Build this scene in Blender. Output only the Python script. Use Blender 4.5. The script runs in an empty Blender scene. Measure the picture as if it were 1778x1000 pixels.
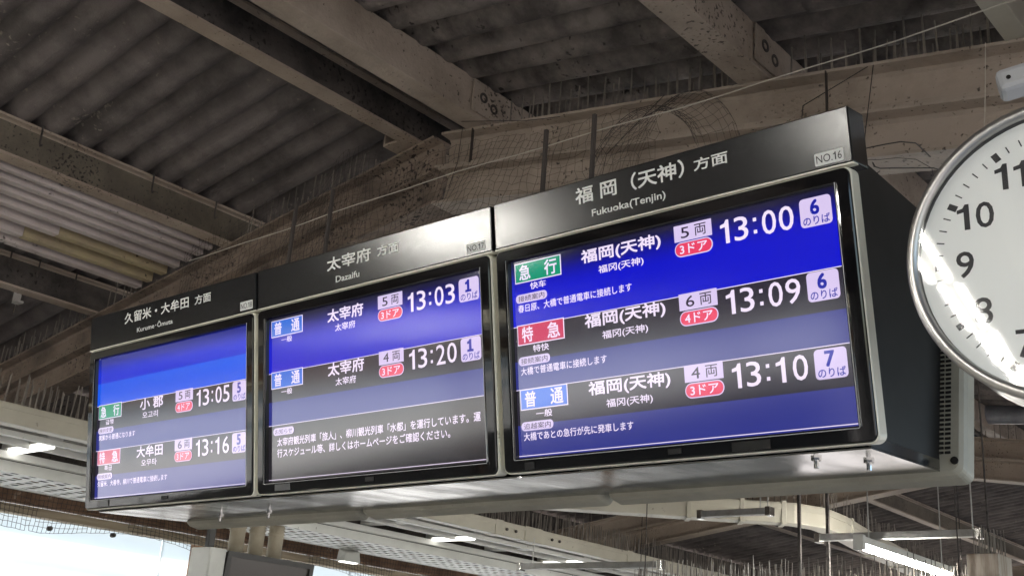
import bpy, bmesh, math, random
from mathutils import Matrix, Vector
random.seed(7)
R = math.radians
sc = bpy.context.scene
COL = sc.collection

# ------------------------------------------------------------------ camera
CAM = Vector((3.7789868, -2.10881423, 1.7501878))
RW = Matrix(((0.76143536, 0.64441698, 0.07030616),
             (-0.16633768, 0.2990562, -0.93962608),
             (-0.62653649, 0.70376995, 0.33490279)))          # rows: right, down, forward
cd = bpy.data.cameras.new('camera')
cam = bpy.data.objects.new('camera', cd)
COL.objects.link(cam)
m = Matrix.Identity(4)
for i in range(3):
    m[i][0] = RW[0][i]; m[i][1] = -RW[1][i]; m[i][2] = -RW[2][i]; m[i][3] = CAM[i]
cam.matrix_world = m
cd.sensor_width = 36.0
cd.lens = 36.0 * 1990 / 1778
cd.clip_start = 0.05
cd.clip_end = 3000
sc.camera = cam

# ------------------------------------------------------------------ sky, sun, exposure
SUN_AZ, SUN_EL = R(-78), R(46)         # from the left side of the platform
w = bpy.data.worlds.new('World'); sc.world = w; w.use_nodes = True
nt = w.node_tree
sky = nt.nodes.new('ShaderNodeTexSky'); sky.sky_type = 'NISHITA'; sky.sun_disc = False
sky.sun_elevation = SUN_EL; sky.sun_rotation = SUN_AZ
bg = nt.nodes['Background']; bg.inputs[1].default_value = 0.12
nt.links.new(sky.outputs[0], bg.inputs[0])
sl = bpy.data.lights.new('sun', 'SUN'); sl.energy = 5.0; sl.angle = R(0.53); sl.color = (1, .95, .88)
sun = bpy.data.objects.new('sun', sl); COL.objects.link(sun)
sd = Vector((math.sin(SUN_AZ) * math.cos(SUN_EL), math.cos(SUN_AZ) * math.cos(SUN_EL), math.sin(SUN_EL)))
sun.rotation_euler = sd.to_track_quat('Z', 'Y').to_euler()
sun.location = (-20, -5, 20)
vs = sc.view_settings
vs.view_transform = 'Standard'; vs.look = 'None'; vs.exposure = 1.75; vs.gamma = 1; vs.use_curve_mapping = False
sc.cycles.use_denoising = True
sc.cycles.max_bounces = 10
sc.cycles.diffuse_bounces = 6
sc.cycles.sample_clamp_indirect = 6.0

# ------------------------------------------------------------------ materials
MATS = {}
def pmat(name, col, rough=.6, metal=0.0, spec=.5, col2=None, scale=3.0, mix=(.4, .65), speck=None, speck_scale=40, speck_at=.66,
         bump=0.0, bump_scale=60, stretch=(1, 1, 1), coat=0.0, emit=None, emit_s=0.0, rough2=None):
    if name in MATS: return MATS[name]
    mt = bpy.data.materials.new(name); mt.use_nodes = True
    n = mt.node_tree; b = n.nodes['Principled BSDF']; L = n.links.new
    b.inputs['Base Color'].default_value = (*col, 1)
    b.inputs['Roughness'].default_value = rough
    b.inputs['Metallic'].default_value = metal
    b.inputs['Specular IOR Level'].default_value = spec
    b.inputs['Coat Weight'].default_value = coat
    if emit:
        b.inputs['Emission Color'].default_value = (*emit, 1); b.inputs['Emission Strength'].default_value = emit_s
    if col2 or speck or bump:
        g = n.nodes.new('ShaderNodeNewGeometry'); mp = n.nodes.new('ShaderNodeMapping')
        mp.inputs['Scale'].default_value = stretch
        L(g.outputs['Position'], mp.inputs['Vector'])
    cur = None
    if col2:
        t = n.nodes.new('ShaderNodeTexNoise'); t.inputs['Scale'].default_value = scale; t.inputs['Detail'].default_value = 7
        t.inputs['Roughness'].default_value = .62
        L(mp.outputs[0], t.inputs['Vector'])
        r = n.nodes.new('ShaderNodeMapRange'); r.inputs[1].default_value = mix[0]; r.inputs[2].default_value = mix[1]
        L(t.outputs['Fac'], r.inputs[0])
        x = n.nodes.new('ShaderNodeMix'); x.data_type = 'RGBA'
        x.inputs[6].default_value = (*col, 1); x.inputs[7].default_value = (*col2, 1)
        L(r.outputs[0], x.inputs[0]); cur = x.outputs[2]
        if rough2 is not None:
            rr = n.nodes.new('ShaderNodeMapRange'); rr.inputs[3].default_value = rough; rr.inputs[4].default_value = rough2
            L(r.outputs[0], rr.inputs[0]); L(rr.outputs[0], b.inputs['Roughness'])
    if speck:
        t = n.nodes.new('ShaderNodeTexNoise'); t.inputs['Scale'].default_value = speck_scale; t.inputs['Detail'].default_value = 4
        L(mp.outputs[0], t.inputs['Vector'])
        t2 = n.nodes.new('ShaderNodeTexNoise'); t2.inputs['Scale'].default_value = 2.3; t2.inputs['Detail'].default_value = 3
        L(mp.outputs[0], t2.inputs['Vector'])
        a = n.nodes.new('ShaderNodeMath'); a.operation = 'MULTIPLY_ADD'; a.inputs[1].default_value = .45
        L(t2.outputs['Fac'], a.inputs[0]); L(t.outputs['Fac'], a.inputs[2])
        r = n.nodes.new('ShaderNodeMapRange'); r.inputs[1].default_value = speck_at + .205; r.inputs[2].default_value = speck_at + .30
        L(a.outputs[0], r.inputs[0])
        x = n.nodes.new('ShaderNodeMix'); x.data_type = 'RGBA'
        if cur: L(cur, x.inputs[6])
        else: x.inputs[6].default_value = (*col, 1)
        x.inputs[7].default_value = (*speck, 1)
        L(r.outputs[0], x.inputs[0]); cur = x.outputs[2]
    if cur: L(cur, b.inputs['Base Color'])
    if bump:
        t = n.nodes.new('ShaderNodeTexNoise'); t.inputs['Scale'].default_value = bump_scale; t.inputs['Detail'].default_value = 5
        L(mp.outputs[0], t.inputs['Vector'])
        bp = n.nodes.new('ShaderNodeBump'); bp.inputs['Strength'].default_value = bump; bp.inputs['Distance'].default_value = .01
        L(t.outputs['Fac'], bp.inputs['Height']); L(bp.outputs[0], b.inputs['Normal'])
    MATS[name] = mt
    return mt

BEIGE = pmat('beige_paint', (.47, .39, .315), .55, col2=(.33, .26, .205), scale=2.2, speck=(.07, .05, .04), speck_scale=75, speck_at=.675, bump=.25, bump_scale=90)
BEIGE2 = pmat('beige_paint_flaking', (.50, .42, .345), .55, col2=(.33, .27, .215), scale=3.5, speck=(.075, .058, .046), speck_scale=60, speck_at=.655, bump=.4, bump_scale=60)
DARKBEIGE = pmat('dark_beige_paint', (.30, .235, .185), .65, col2=(.13, .10, .08), scale=4, speck=(.03, .022, .018), speck_scale=55, speck_at=.62, bump=.4, bump_scale=60)  # darker beige for the left half of the near girder
GRIMY = pmat('grimy_steel', (.105, .09, .08), .75, col2=(.035, .03, .028), scale=5, speck=(.02, .016, .014), speck_scale=45, speck_at=.62, bump=.5, bump_scale=50)
SLATE = pmat('sheet_brown', (.175, .151, .142), .85, col2=(.085, .073, .069), scale=4, speck=(.30, .26, .22), speck_scale=28, speck_at=.705, bump=.35, bump_scale=120)
SLATE2 = pmat('sheet_dusty', (.28, .242, .22), .85, col2=(.08, .069, .064), scale=5, speck=(.03, .025, .022), speck_scale=30, speck_at=.68, bump=.5, bump_scale=90)
STRIP = pmat('trunking_grey', (.56, .49, .465), .6, col2=(.42, .36, .335), scale=2.5, speck=(.05, .04, .035), speck_scale=30, speck_at=.70, bump=.1)
YELLOWED = pmat('trunking_yellow', (.45, .37, .22), .6, col2=(.37, .30, .2), scale=5, speck=(.06, .045, .03), speck_scale=30, speck_at=.68)
CREAM = pmat('cream_duct', (.56, .53, .44), .38, col2=(.46, .43, .35), scale=2, speck=(.10, .08, .06), speck_scale=22, speck_at=.735, bump=.06)
WHITE = pmat('white_paint', (.74, .74, .70), .4, col2=(.6, .6, .56), scale=2, speck=(.2, .17, .14), speck_scale=25, speck_at=.74)
RUST = pmat('rusty_girder', (.30, .185, .115), .75, col2=(.15, .085, .05), scale=6, speck=(.45, .36, .27), speck_scale=20, speck_at=.69, bump=.5)
SPIKE = pmat('spike_plastic', (.26, .23, .195), .5, col2=(.12, .105, .09), scale=9)
WIRE = pmat('dark_wire', (.055, .045, .04), .6)
CORD = pmat('pale_cord', (.62, .58, .5), .7)
STEEL = pmat('brushed_stainless', (.30, .30, .30), .12, metal=1.0, col2=(.20, .198, .195), scale=5, rough2=.24, stretch=(1.6, .5, 1), bump=.35, bump_scale=1.3)
STEEL_DULL = pmat('galvanised_steel', (.50, .50, .49), .38, metal=.85, col2=(.36, .35, .33), scale=9, rough2=.5)
BLACKSIDE = pmat('black_satin_panel', (.010, .010, .010), .42, spec=.22, col2=(.018, .017, .017), scale=6)
HEADER = pmat('black_anodised_header', (.010, .0105, .012), .17, spec=.5, col2=(.012, .0125, .014), scale=60, rough2=.20)
PIANO = pmat('piano_black_bezel', (.004, .004, .005), .045, spec=.6, bump=.012, bump_scale=12)
RIM = pmat('ivory_plastic_rim', (.80, .78, .68), .28, col2=(.72, .70, .60), scale=6, speck=(.3, .26, .2), speck_scale=40, speck_at=.74)
SHELL = pmat('ivory_plastic_shell', (.42, .405, .335), .42, col2=(.33, .315, .26), scale=5, speck=(.13, .10, .07), speck_scale=26, speck_at=.735)
DARK = pmat('dark_recess', (.012, .011, .010), .8)
LETTER = pmat('white_vinyl', (.84, .84, .82), .4)
STICKER = pmat('sticker_white', (.72, .73, .72), .45)
INK = pmat('black_ink', (.015, .015, .02), .5)
CHROME = pmat('chrome_bolt', (.75, .74, .72), .14, metal=1.0)
CLOCKRIM = pmat('clock_rim_metal', (.52, .51, .50), .30, metal=.9, col2=(.45, .44, .43), scale=8, rough2=.36)
DIAL = pmat('clock_dial', (.80, .81, .79), .5, emit=(.98, 1, .98), emit_s=.05)
CONCRETE = pmat('platform_concrete', (.42, .39, .345), .8, col2=(.29, .268, .235), scale=.6)
GROUND = pmat('track_ballast', (.30, .275, .25), .95, col2=(.2, .18, .165), scale=4)
MONITOR = pmat('monitor_screen_off', (.055, .045, .04), .25)
MFRAME = pmat('monitor_frame', (.03, .028, .026), .4)
PIPE = pmat('grey_pipe', (.36, .37, .40), .35, metal=.3, col2=(.22, .22, .24), scale=6)
CONDUIT = pmat('beige_conduit', (.42, .37, .28), .6, col2=(.33, .28, .2), scale=5)
BOXMETAL = pmat('stained_steel_box', (.46, .41, .36), .35, metal=.7, col2=(.28, .22, .17), scale=5, stretch=(6, 6, .7), rough2=.5)

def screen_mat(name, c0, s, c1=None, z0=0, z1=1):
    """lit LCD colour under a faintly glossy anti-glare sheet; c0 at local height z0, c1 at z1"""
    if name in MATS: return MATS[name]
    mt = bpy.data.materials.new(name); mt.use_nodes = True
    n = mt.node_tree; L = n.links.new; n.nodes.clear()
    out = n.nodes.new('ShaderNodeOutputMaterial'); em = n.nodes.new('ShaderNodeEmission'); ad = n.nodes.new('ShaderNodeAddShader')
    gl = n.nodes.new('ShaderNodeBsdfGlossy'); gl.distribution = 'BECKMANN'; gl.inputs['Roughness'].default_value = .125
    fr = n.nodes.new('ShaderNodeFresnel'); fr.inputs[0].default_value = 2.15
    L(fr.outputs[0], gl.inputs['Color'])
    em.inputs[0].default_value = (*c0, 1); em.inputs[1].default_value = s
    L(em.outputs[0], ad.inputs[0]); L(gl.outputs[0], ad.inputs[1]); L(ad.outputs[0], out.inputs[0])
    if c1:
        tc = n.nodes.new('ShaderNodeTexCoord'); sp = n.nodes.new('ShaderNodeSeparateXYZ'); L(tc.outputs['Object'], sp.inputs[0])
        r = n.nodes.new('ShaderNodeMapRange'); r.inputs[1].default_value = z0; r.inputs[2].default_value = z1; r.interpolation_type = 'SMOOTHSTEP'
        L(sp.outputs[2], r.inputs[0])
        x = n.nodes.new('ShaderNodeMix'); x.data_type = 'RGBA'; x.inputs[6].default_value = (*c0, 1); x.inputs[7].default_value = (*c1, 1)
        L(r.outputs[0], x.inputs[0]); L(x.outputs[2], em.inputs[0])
    MATS[name] = mt
    return mt
ES = .29
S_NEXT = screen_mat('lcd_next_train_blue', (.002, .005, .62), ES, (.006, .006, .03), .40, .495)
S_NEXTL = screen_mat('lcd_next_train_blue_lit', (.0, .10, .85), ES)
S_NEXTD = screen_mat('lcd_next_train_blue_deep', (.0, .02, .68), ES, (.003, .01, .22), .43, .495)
S_GREY = screen_mat('lcd_row_grey', (.020, .017, .034), ES)
S_LOW = screen_mat('lcd_row_indigo', (.030, .036, .25), ES)
S_INFO = screen_mat('lcd_information_grey', (.016, .014, .02), ES)
S_TEXT = screen_mat('lcd_white_text', (.88, .76, .96), ES * 1.05)
S_PILL = screen_mat('lcd_lilac', (.72, .60, .90), ES)
S_GREEN = screen_mat('lcd_green', (.0, .30, .17), ES)
S_RED = screen_mat('lcd_crimson', (.62, .035, .12), ES)
S_DOOR = screen_mat('lcd_rose', (.85, .055, .14), ES)
S_BLUE = screen_mat('lcd_azure', (.015, .15, .72), ES)
S_INKB = screen_mat('lcd_blue_ink', (.003, .012, .38), ES)
S_INK = screen_mat('lcd_dark_ink', (.012, .008, .03), ES)

def simple(name, build):
    mt = bpy.data.materials.new(name); mt.use_nodes = True
    n = mt.node_tree; n.nodes.clear(); out = n.nodes.new('ShaderNodeOutputMaterial'); build(n, out); MATS[name] = mt; return mt
def _glass(n, out):
    fr = n.nodes.new('ShaderNodeFresnel'); fr.inputs[0].default_value = 1.5
    tr = n.nodes.new('ShaderNodeBsdfTransparent'); gl = n.nodes.new('ShaderNodeBsdfGlossy'); gl.inputs['Roughness'].default_value = .03
    mx = n.nodes.new('ShaderNodeMixShader'); n.links.new(fr.outputs[0], mx.inputs[0]); n.links.new(tr.outputs[0], mx.inputs[1]); n.links.new(gl.outputs[0], mx.inputs[2])
    n.links.new(mx.outputs[0], out.inputs[0])
GLASS = simple('clear_cover', _glass)
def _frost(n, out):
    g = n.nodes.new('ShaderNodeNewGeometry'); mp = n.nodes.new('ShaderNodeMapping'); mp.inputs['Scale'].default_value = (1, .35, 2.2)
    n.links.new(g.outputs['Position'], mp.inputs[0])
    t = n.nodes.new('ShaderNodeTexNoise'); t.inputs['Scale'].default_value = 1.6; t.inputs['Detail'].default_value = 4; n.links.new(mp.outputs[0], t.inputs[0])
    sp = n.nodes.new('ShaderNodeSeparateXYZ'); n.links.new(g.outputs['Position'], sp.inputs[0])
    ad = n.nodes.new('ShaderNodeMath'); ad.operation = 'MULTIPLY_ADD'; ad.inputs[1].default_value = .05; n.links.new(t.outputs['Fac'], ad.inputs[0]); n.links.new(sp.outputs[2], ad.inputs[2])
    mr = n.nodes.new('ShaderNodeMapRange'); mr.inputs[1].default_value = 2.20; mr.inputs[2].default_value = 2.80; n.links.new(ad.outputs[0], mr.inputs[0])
    cr = n.nodes.new('ShaderNodeValToRGB'); e = cr.color_ramp.elements       # bright and grey-blue bands of light painted into the panel colour
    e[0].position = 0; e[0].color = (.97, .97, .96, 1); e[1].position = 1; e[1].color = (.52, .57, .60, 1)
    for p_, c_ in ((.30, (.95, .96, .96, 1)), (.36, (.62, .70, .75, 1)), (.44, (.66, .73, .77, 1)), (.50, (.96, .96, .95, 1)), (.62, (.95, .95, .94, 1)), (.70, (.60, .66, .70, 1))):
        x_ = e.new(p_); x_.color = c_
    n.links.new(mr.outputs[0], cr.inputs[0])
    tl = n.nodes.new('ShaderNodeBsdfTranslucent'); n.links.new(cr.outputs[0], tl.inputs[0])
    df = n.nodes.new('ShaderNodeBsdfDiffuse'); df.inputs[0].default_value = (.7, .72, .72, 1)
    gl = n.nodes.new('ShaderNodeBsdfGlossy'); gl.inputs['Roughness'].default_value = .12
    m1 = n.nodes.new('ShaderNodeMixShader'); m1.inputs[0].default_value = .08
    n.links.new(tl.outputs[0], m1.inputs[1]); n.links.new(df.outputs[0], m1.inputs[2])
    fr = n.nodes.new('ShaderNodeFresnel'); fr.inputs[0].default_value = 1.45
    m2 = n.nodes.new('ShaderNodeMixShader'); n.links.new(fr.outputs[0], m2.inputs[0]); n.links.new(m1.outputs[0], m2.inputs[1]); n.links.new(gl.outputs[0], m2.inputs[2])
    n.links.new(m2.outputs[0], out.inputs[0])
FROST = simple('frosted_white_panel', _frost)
LITBAR = pmat('lit_diffuser', (.85, .85, .82), .3, emit=(1, .98, .93), emit_s=.9)
TUBE = pmat('fluorescent_tube', (.9, .9, .9), .3, emit=(1, .97, .90), emit_s=40.0)

# ------------------------------------------------------------------ object helpers
def tag(o, label=None, cat=None, group=None, kind=None):
    if label: o['label'] = label
    if cat: o['category'] = cat
    if group: o['group'] = group
    if kind: o['kind'] = kind
    return o
def thing(name, label, cat, loc=(0, 0, 0), rot=(0, 0, 0), group=None):
    o = bpy.data.objects.new(name, None); COL.objects.link(o); o.location = loc; o.rotation_euler = rot
    o.empty_display_size = .1; o['kind'] = 'thing'
    return tag(o, label, cat, group)

class MB:
    def __init__(s): s.v = []; s.f = []; s.mi = None
    def add(s, vs, fs):
        k = len(s.v); s.v += [tuple(p) for p in vs]; s.f += [tuple(i + k for i in f) for f in fs]; return s
    def box(s, x0, x1, y0, y1, z0, z1):
        return s.add([(x0, y0, z0), (x1, y0, z0), (x1, y1, z0), (x0, y1, z0), (x0, y0, z1), (x1, y0, z1), (x1, y1, z1), (x0, y1, z1)],
                     [(0, 3, 2, 1), (4, 5, 6, 7), (0, 1, 5, 4), (1, 2, 6, 5), (2, 3, 7, 6), (3, 0, 4, 7)])
    def prism(s, prof, p0, p1, up=(0, 0, 1), caps=True):
        """extrude a closed 2-D profile (side, up) from p0 to p1"""
        p0 = Vector(p0); p1 = Vector(p1); d = (p1 - p0).normalized(); sx = d.cross(Vector(up)).normalized(); u = sx.cross(d)
        n = len(prof); vs = []
        for p in (p0, p1): vs += [p + sx * a + u * b for a, b in prof]
        fs = [(i, (i + 1) % n, n + (i + 1) % n, n + i) for i in range(n)]
        if caps: fs += [tuple(range(n))[::-1], tuple(range(n, 2 * n))]
        return s.add(vs, fs)
    def tube(s, pts, r, n=6, closed=False):
        pts = [Vector(p) for p in pts]; rings = []
        k0 = len(s.v); m_ = len(pts)
        for i, p in enumerate(pts):
            a = pts[max(i - 1, 0)]; b = pts[min(i + 1, m_ - 1)]
            d = (b - a).normalized(); h = Vector((0, 0, 1)) if abs(d.z) < .9 else Vector((1, 0, 0))
            x = d.cross(h).normalized(); y = x.cross(d)
            rr = r[i] if isinstance(r, (list, tuple)) else r
            s.v += [tuple(p + x * rr * math.cos(2 * math.pi * j / n) + y * rr * math.sin(2 * math.pi * j / n)) for j in range(n)]
        for i in range(m_ - 1):
            for j in range(n):
                s.f.append((k0 + i * n + j, k0 + i * n + (j + 1) % n, k0 + (i + 1) * n + (j + 1) % n, k0 + (i + 1) * n + j))
        s.f.append(tuple(k0 + j for j in range(n))[::-1]); s.f.append(tuple(k0 + (m_ - 1) * n + j for j in range(n)))
        return s
    def ring(s, loops):
        """skin successive closed loops of equal length"""
        n = len(loops[0]); k0 = len(s.v)
        for l in loops: s.v += [tuple(p) for p in l]
        for i in range(len(loops) - 1):
            for j in range(n):
                s.f.append((k0 + i * n + j, k0 + i * n + (j + 1) % n, k0 + (i + 1) * n + (j + 1) % n, k0 + (i + 1) * n + j))
        return s
    def mesh(s, name):
        me = bpy.data.meshes.new(name); me.from_pydata(s.v, [], s.f); me.update()
        bm = bmesh.new(); bm.from_mesh(me); bmesh.ops.recalc_face_normals(bm, faces=bm.faces); bm.to_mesh(me); bm.free()
        return me
    def build(s, name, mat, parent=None, bevel=0, smooth=False, kind=None):
        o = bpy.data.objects.new(name, s.mesh(name)); COL.objects.link(o); o.data.materials.append(mat)
        if parent: o.parent = parent
        if bevel:
            b = o.modifiers.new('bevel', 'BEVEL'); b.width = bevel; b.segments = 2; b.limit_method = 'ANGLE'; b.angle_limit = R(40)
        if smooth:
            for p in o.data.polygons: p.use_smooth = True
        if kind: o['kind'] = kind
        return o
def inst(me, name, parent, loc=(0, 0, 0), rot=(0, 0, 0)):
    o = bpy.data.objects.new(name, me); COL.objects.link(o); o.parent = parent; o.location = loc; o.rotation_euler = rot; return o

def rrect(x0, x1, z0, z1, r, y=0, n=5):
    pts = []
    for cx, cz, a0 in ((x1 - r, z1 - r, 0), (x0 + r, z1 - r, 90), (x0 + r, z0 + r, 180), (x1 - r, z0 + r, 270)):
        for i in range(n + 1):
            a = R(a0 + 90 * i / n); pts.append((cx + r * math.cos(a), y, cz + r * math.sin(a)))
    return pts
def plate(x0, x1, z0, z1, r, y, name, mat, parent):
    mb = MB(); p = rrect(x0, x1, z0, z1, r, y) if r else [(x1, y, z1), (x0, y, z1), (x0, y, z0), (x1, y, z0)]
    mb.add(p, [tuple(range(len(p)))]); o = mb.build(name, mat, parent)
    if o.data.polygons[0].normal.y > 0: o.data.flip_normals()      # printed side faces the viewer
    return o
ONE = [(0, .56), (0, .47), (.17, .50), (.17, 0), (.30, 0), (.30, .70), (.21, .70), (.15, .60)]
ONE_FOOT = [(0, .56), (0, .47), (.15, .50), (.15, .09), (0, .09), (0, 0), (.44, 0), (.44, .09), (.29, .09), (.29, .70), (.19, .70), (.13, .60)]
def glyphs(body, foot=False):
    """outline vertices and faces of a line of lettering, the figure one drawn with its flag"""
    V, F, x = [], [], 0
    import re
    for part in re.findall('1|[^1]+', body):
        if part == '1':
            o1 = ONE_FOOT if foot else ONE
            k = len(V); x += .04; V += [(x + a, b) for a, b in o1]; F.append(tuple(range(k, k + len(o1)))); x += (.48 if foot else .36) + .06; continue
        c = bpy.data.curves.new('t', 'FONT'); c.body = part; c.resolution_u = 3
        o = bpy.data.objects.new('t', c); COL.objects.link(o); me = bpy.data.meshes.new_from_object(o)
        bpy.data.objects.remove(o); bpy.data.curves.remove(c)
        if me.vertices:
            k = len(V); a0 = min(v.co.x for v in me.vertices)
            dx = x - (a0 - .05 if k else 0)
            V += [(v.co.x + dx, v.co.y) for v in me.vertices]; F += [tuple(i + k for i in p.vertices) for p in me.polygons]
            x = max(v[0] for v in V) + .05
        bpy.data.meshes.remove(me)
    return V, F
def text(body, x0, x1, z0, z1, y, mat, parent, bold=0.0, name='lettering', keep=False, foot=False):
    """lettering fitted to a box in the parent's front plane; bold strokes come from a few closely stacked copies"""
    V, F = glyphs(body, foot)
    xs = [v[0] for v in V]; ys = [v[1] for v in V]
    a0, a1, b0, b1 = min(xs), max(xs), min(ys), max(ys)
    e = bold * (z1 - z0)
    sx = (x1 - x0 - 2 * e) / (a1 - a0); sz = (z1 - z0 - 2 * e) / (b1 - b0); ox = x0 + e
    if keep:
        sx = sz; ox = (x0 + x1) / 2 - sx * (a1 - a0) / 2
    mb = MB()
    for n_, (dx, dz) in enumerate([(0, 0)] if not bold else [(-e, -e), (e, -e), (-e, e), (e, e)]):
        mb.add([(ox + (a - a0) * sx + dx, y - n_ * .00004, z0 + e + (b - b0) * sz + dz) for a, b in V], F)
    me = bpy.data.meshes.new(name); me.from_pydata(mb.v, [], mb.f); me.materials.append(mat)
    o = bpy.data.objects.new(name, me); COL.objects.link(o); o.parent = parent
    return o

# ------------------------------------------------------------------ setting: platform and ground
def struct(name, mb, mat): o = mb.build(name, mat); o['kind'] = 'structure'; return o
struct('ground', MB().box(-900, 900, -900, 900, -1.3, -1.1), GROUND)
struct('platform_floor', MB().box(-4.35, 6.2, -62, 46, -1.1, 0), CONCRETE)

# ------------------------------------------------------------------ canopy roof
X0, ZR, SL = .38, 4.127, .152             # ridge position, girder top at the ridge, slope
def top(x, z=ZR): return z - SL * abs(x - X0)
ANG = math.atan(SL)
PITCH, NW, AMP = .155, 6, .060
def sheet_mesh(length, sgn, name):
    mb = MB(); prof = []
    n = NW * 12
    for i in range(n + 4):
        y = i * PITCH / 12; a = abs(math.sin(math.pi * y / PITCH))
        prof.append((y, AMP * (1 - a ** .85) - .5 * AMP))
    vs = [(0, y, z) for y, z in prof] + [(sgn * length, y, z) for y, z in prof]
    k = len(prof)
    mb.add(vs, [(i, i + 1, k + i + 1, k + i) for i in range(k - 1)])
    me = mb.mesh(name)
    for p in me.polygons: p.use_smooth = True
    return me
def roof(side):
    sgn = -1 if side == 'left' else 1
    t = thing('corrugated_canopy', 'dark brown corrugated roof slope ' + ('on the left above the row of trunking strips' if sgn < 0 else 'dusty with pale patches, above the right-hand board'), 'roof')
    mat = SLATE if sgn < 0 else SLATE2
    edges = [0, 1.62, 3.05, 5.1] if sgn < 0 else [0, 1.75, 3.3, 5.6]
    for k in range(3):
        ln = edges[k + 1] - edges[k] + .12
        me = sheet_mesh(ln / math.cos(ANG), sgn, 'roof_sheet'); me.materials.append(mat)
        ny = 26 if k < 2 else 26
        for j in range(-11, ny):
            x = X0 + sgn * edges[k]
            o = inst(me, 'roof_sheet', t, (x, j * NW * PITCH + (.04 if k % 2 else 0), top(x) + .215 + .012 * k + random.uniform(-.003, .003)),
                     (0, sgn * (ANG + random.uniform(-.003, .003)), random.uniform(-.003, .003)))
    ln = edges[3] + .12; x1 = X0 + sgn * ln
    MB().add([(X0, -62, top(X0) + .23), (X0, -10.1, top(X0) + .23), (x1, -10.1, top(x1) + .23), (x1, -62, top(x1) + .23)], [(0, 1, 2, 3)]).build('far_sheets', mat, t)
    return t
roof('left'); roof('right')
cap = thing('ridge_cap', 'black ridge capping in the gap between the two ridge purlins', 'ridge cap')
MB().prism([(-.25, -.04), (0, .0), (.25, -.04), (.25, -.02), (0, .02), (-.25, -.02)], (X0, -10, ZR + .30), (X0, 24, ZR + .30)).build('capping', GRIMY, cap)

def ibeam(h, w_, tf=.012, tw=.010):
    return [(-w_/2, 0), (w_/2, 0), (w_/2, tf), (tw/2 + .012, tf + .004), (tw/2, tf + .016), (tw/2, h - tf - .016), (tw/2 + .012, h - tf - .004), (w_/2, h - tf), (w_/2, h), (-w_/2, h), (-w_/2, h - tf),
            (-tw/2 - .012, h - tf - .004), (-tw/2, h - tf - .016), (-tw/2, tf + .016), (-tw/2 - .012, tf + .004), (-w_/2, tf)]

# ---- transverse girders: two rolled beams stacked, bent at the ridge
def spikes(mb, p0, p1, step, hgt, wid=.0085, lean=.035, jit=.18, axis=None):
    p0 = Vector(p0); p1 = Vector(p1); n = max(1, int((p1 - p0).length / step)); d = (p1 - p0).normalized()
    side = Vector((0, 0, 1)).cross(d).normalized()
    for i in range(n):
        if random.random() < .06: continue
        p = p0.lerp(p1, (i + .5 + random.uniform(-jit, jit)) / n) + side * random.uniform(-.012, .012)
        h = hgt * random.uniform(.72, 1.12)
        tip = p + Vector((random.uniform(-lean, lean) * h, random.uniform(-lean, lean) * h, h)) * 1.0
        a = wid * random.uniform(.7, 1.15) / 2; b = .0022
        mb.add([p - d * a - side * b, p + d * a - side * b, p + d * a + side * b, p - d * a + side * b,
                tip - d * a * .55 - side * b, tip + d * a * .55 - side * b, tip + d * a * .55 + side * b, tip - d * a * .55 + side * b],
               [(0, 1, 5, 4), (1, 2, 6, 5), (2, 3, 7, 6), (3, 0, 4, 7), (4, 5, 6, 7)])
def girder(y, ztop, label, mat, depth=.172, left=None):
    g = thing('canopy_girder', label, 'girder', (0, y, 0), group='transverse roof girders')
    for s, end in ((-1, -5.2), (1, 6.0)):
        z1 = ztop - SL * abs(end - X0)
        for k in range(2):
            z = -depth * (k + 1) - .003 * k
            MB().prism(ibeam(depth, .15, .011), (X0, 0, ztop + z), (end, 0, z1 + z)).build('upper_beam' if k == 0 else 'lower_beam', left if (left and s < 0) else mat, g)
    return g
g1 = girder(1.2, ZR, 'beige double girder bent at the ridge, crossing just behind the boards', BEIGE2, left=DARKBEIGE)
sp = MB()
for a, b in ((.78, 1.88), (2.10, 2.82), (3.0, 4.4)):
    for yy in (-.05, .05): spikes(sp, (a, yy, top(a)), (b, yy, top(b)), .052, .155)
for a, b in ((-.1, -1.05), (-1.95, -2.32), (-2.5, -4.4)):
    for yy in (-.05, .04): spikes(sp, (a, yy, top(a)), (b, yy, top(b)), .055, .15)
sp.build('bird_spikes', SPIKE, g1, kind='stuff')
# splice plates and bolts where the beam is joined
for x in (.60, 2.26):
    MB().box(x, x + .004, -.082, -.068, top(x) - .17, top(x) - .005).build('splice_seam', WIRE, g1)
g2 = girder(7.5, 4.07, 'farther beige girder showing under the boards towards the clock', BEIGE)
sp = MB()
for a, b in ((-4.2, 2.6),):
    n = 14
    for i in range(n):
        xa = a + (b - a) * i / n; xb = a + (b - a) * (i + 1) / n
        spikes(sp, (xa, -.05, 4.07 - SL * abs(xa - X0)), (xb, -.05, 4.07 - SL * abs(xb - X0)), .06, .17)
sp.build('bird_spikes', SPIKE, g2, kind='stuff')
girder(13.8, 4.05, 'farthest beige girder low between hanging light bars', BEIGE)
girder(-11.4, ZR, 'beige girder across the roof behind the viewer', BEIGE)

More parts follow.
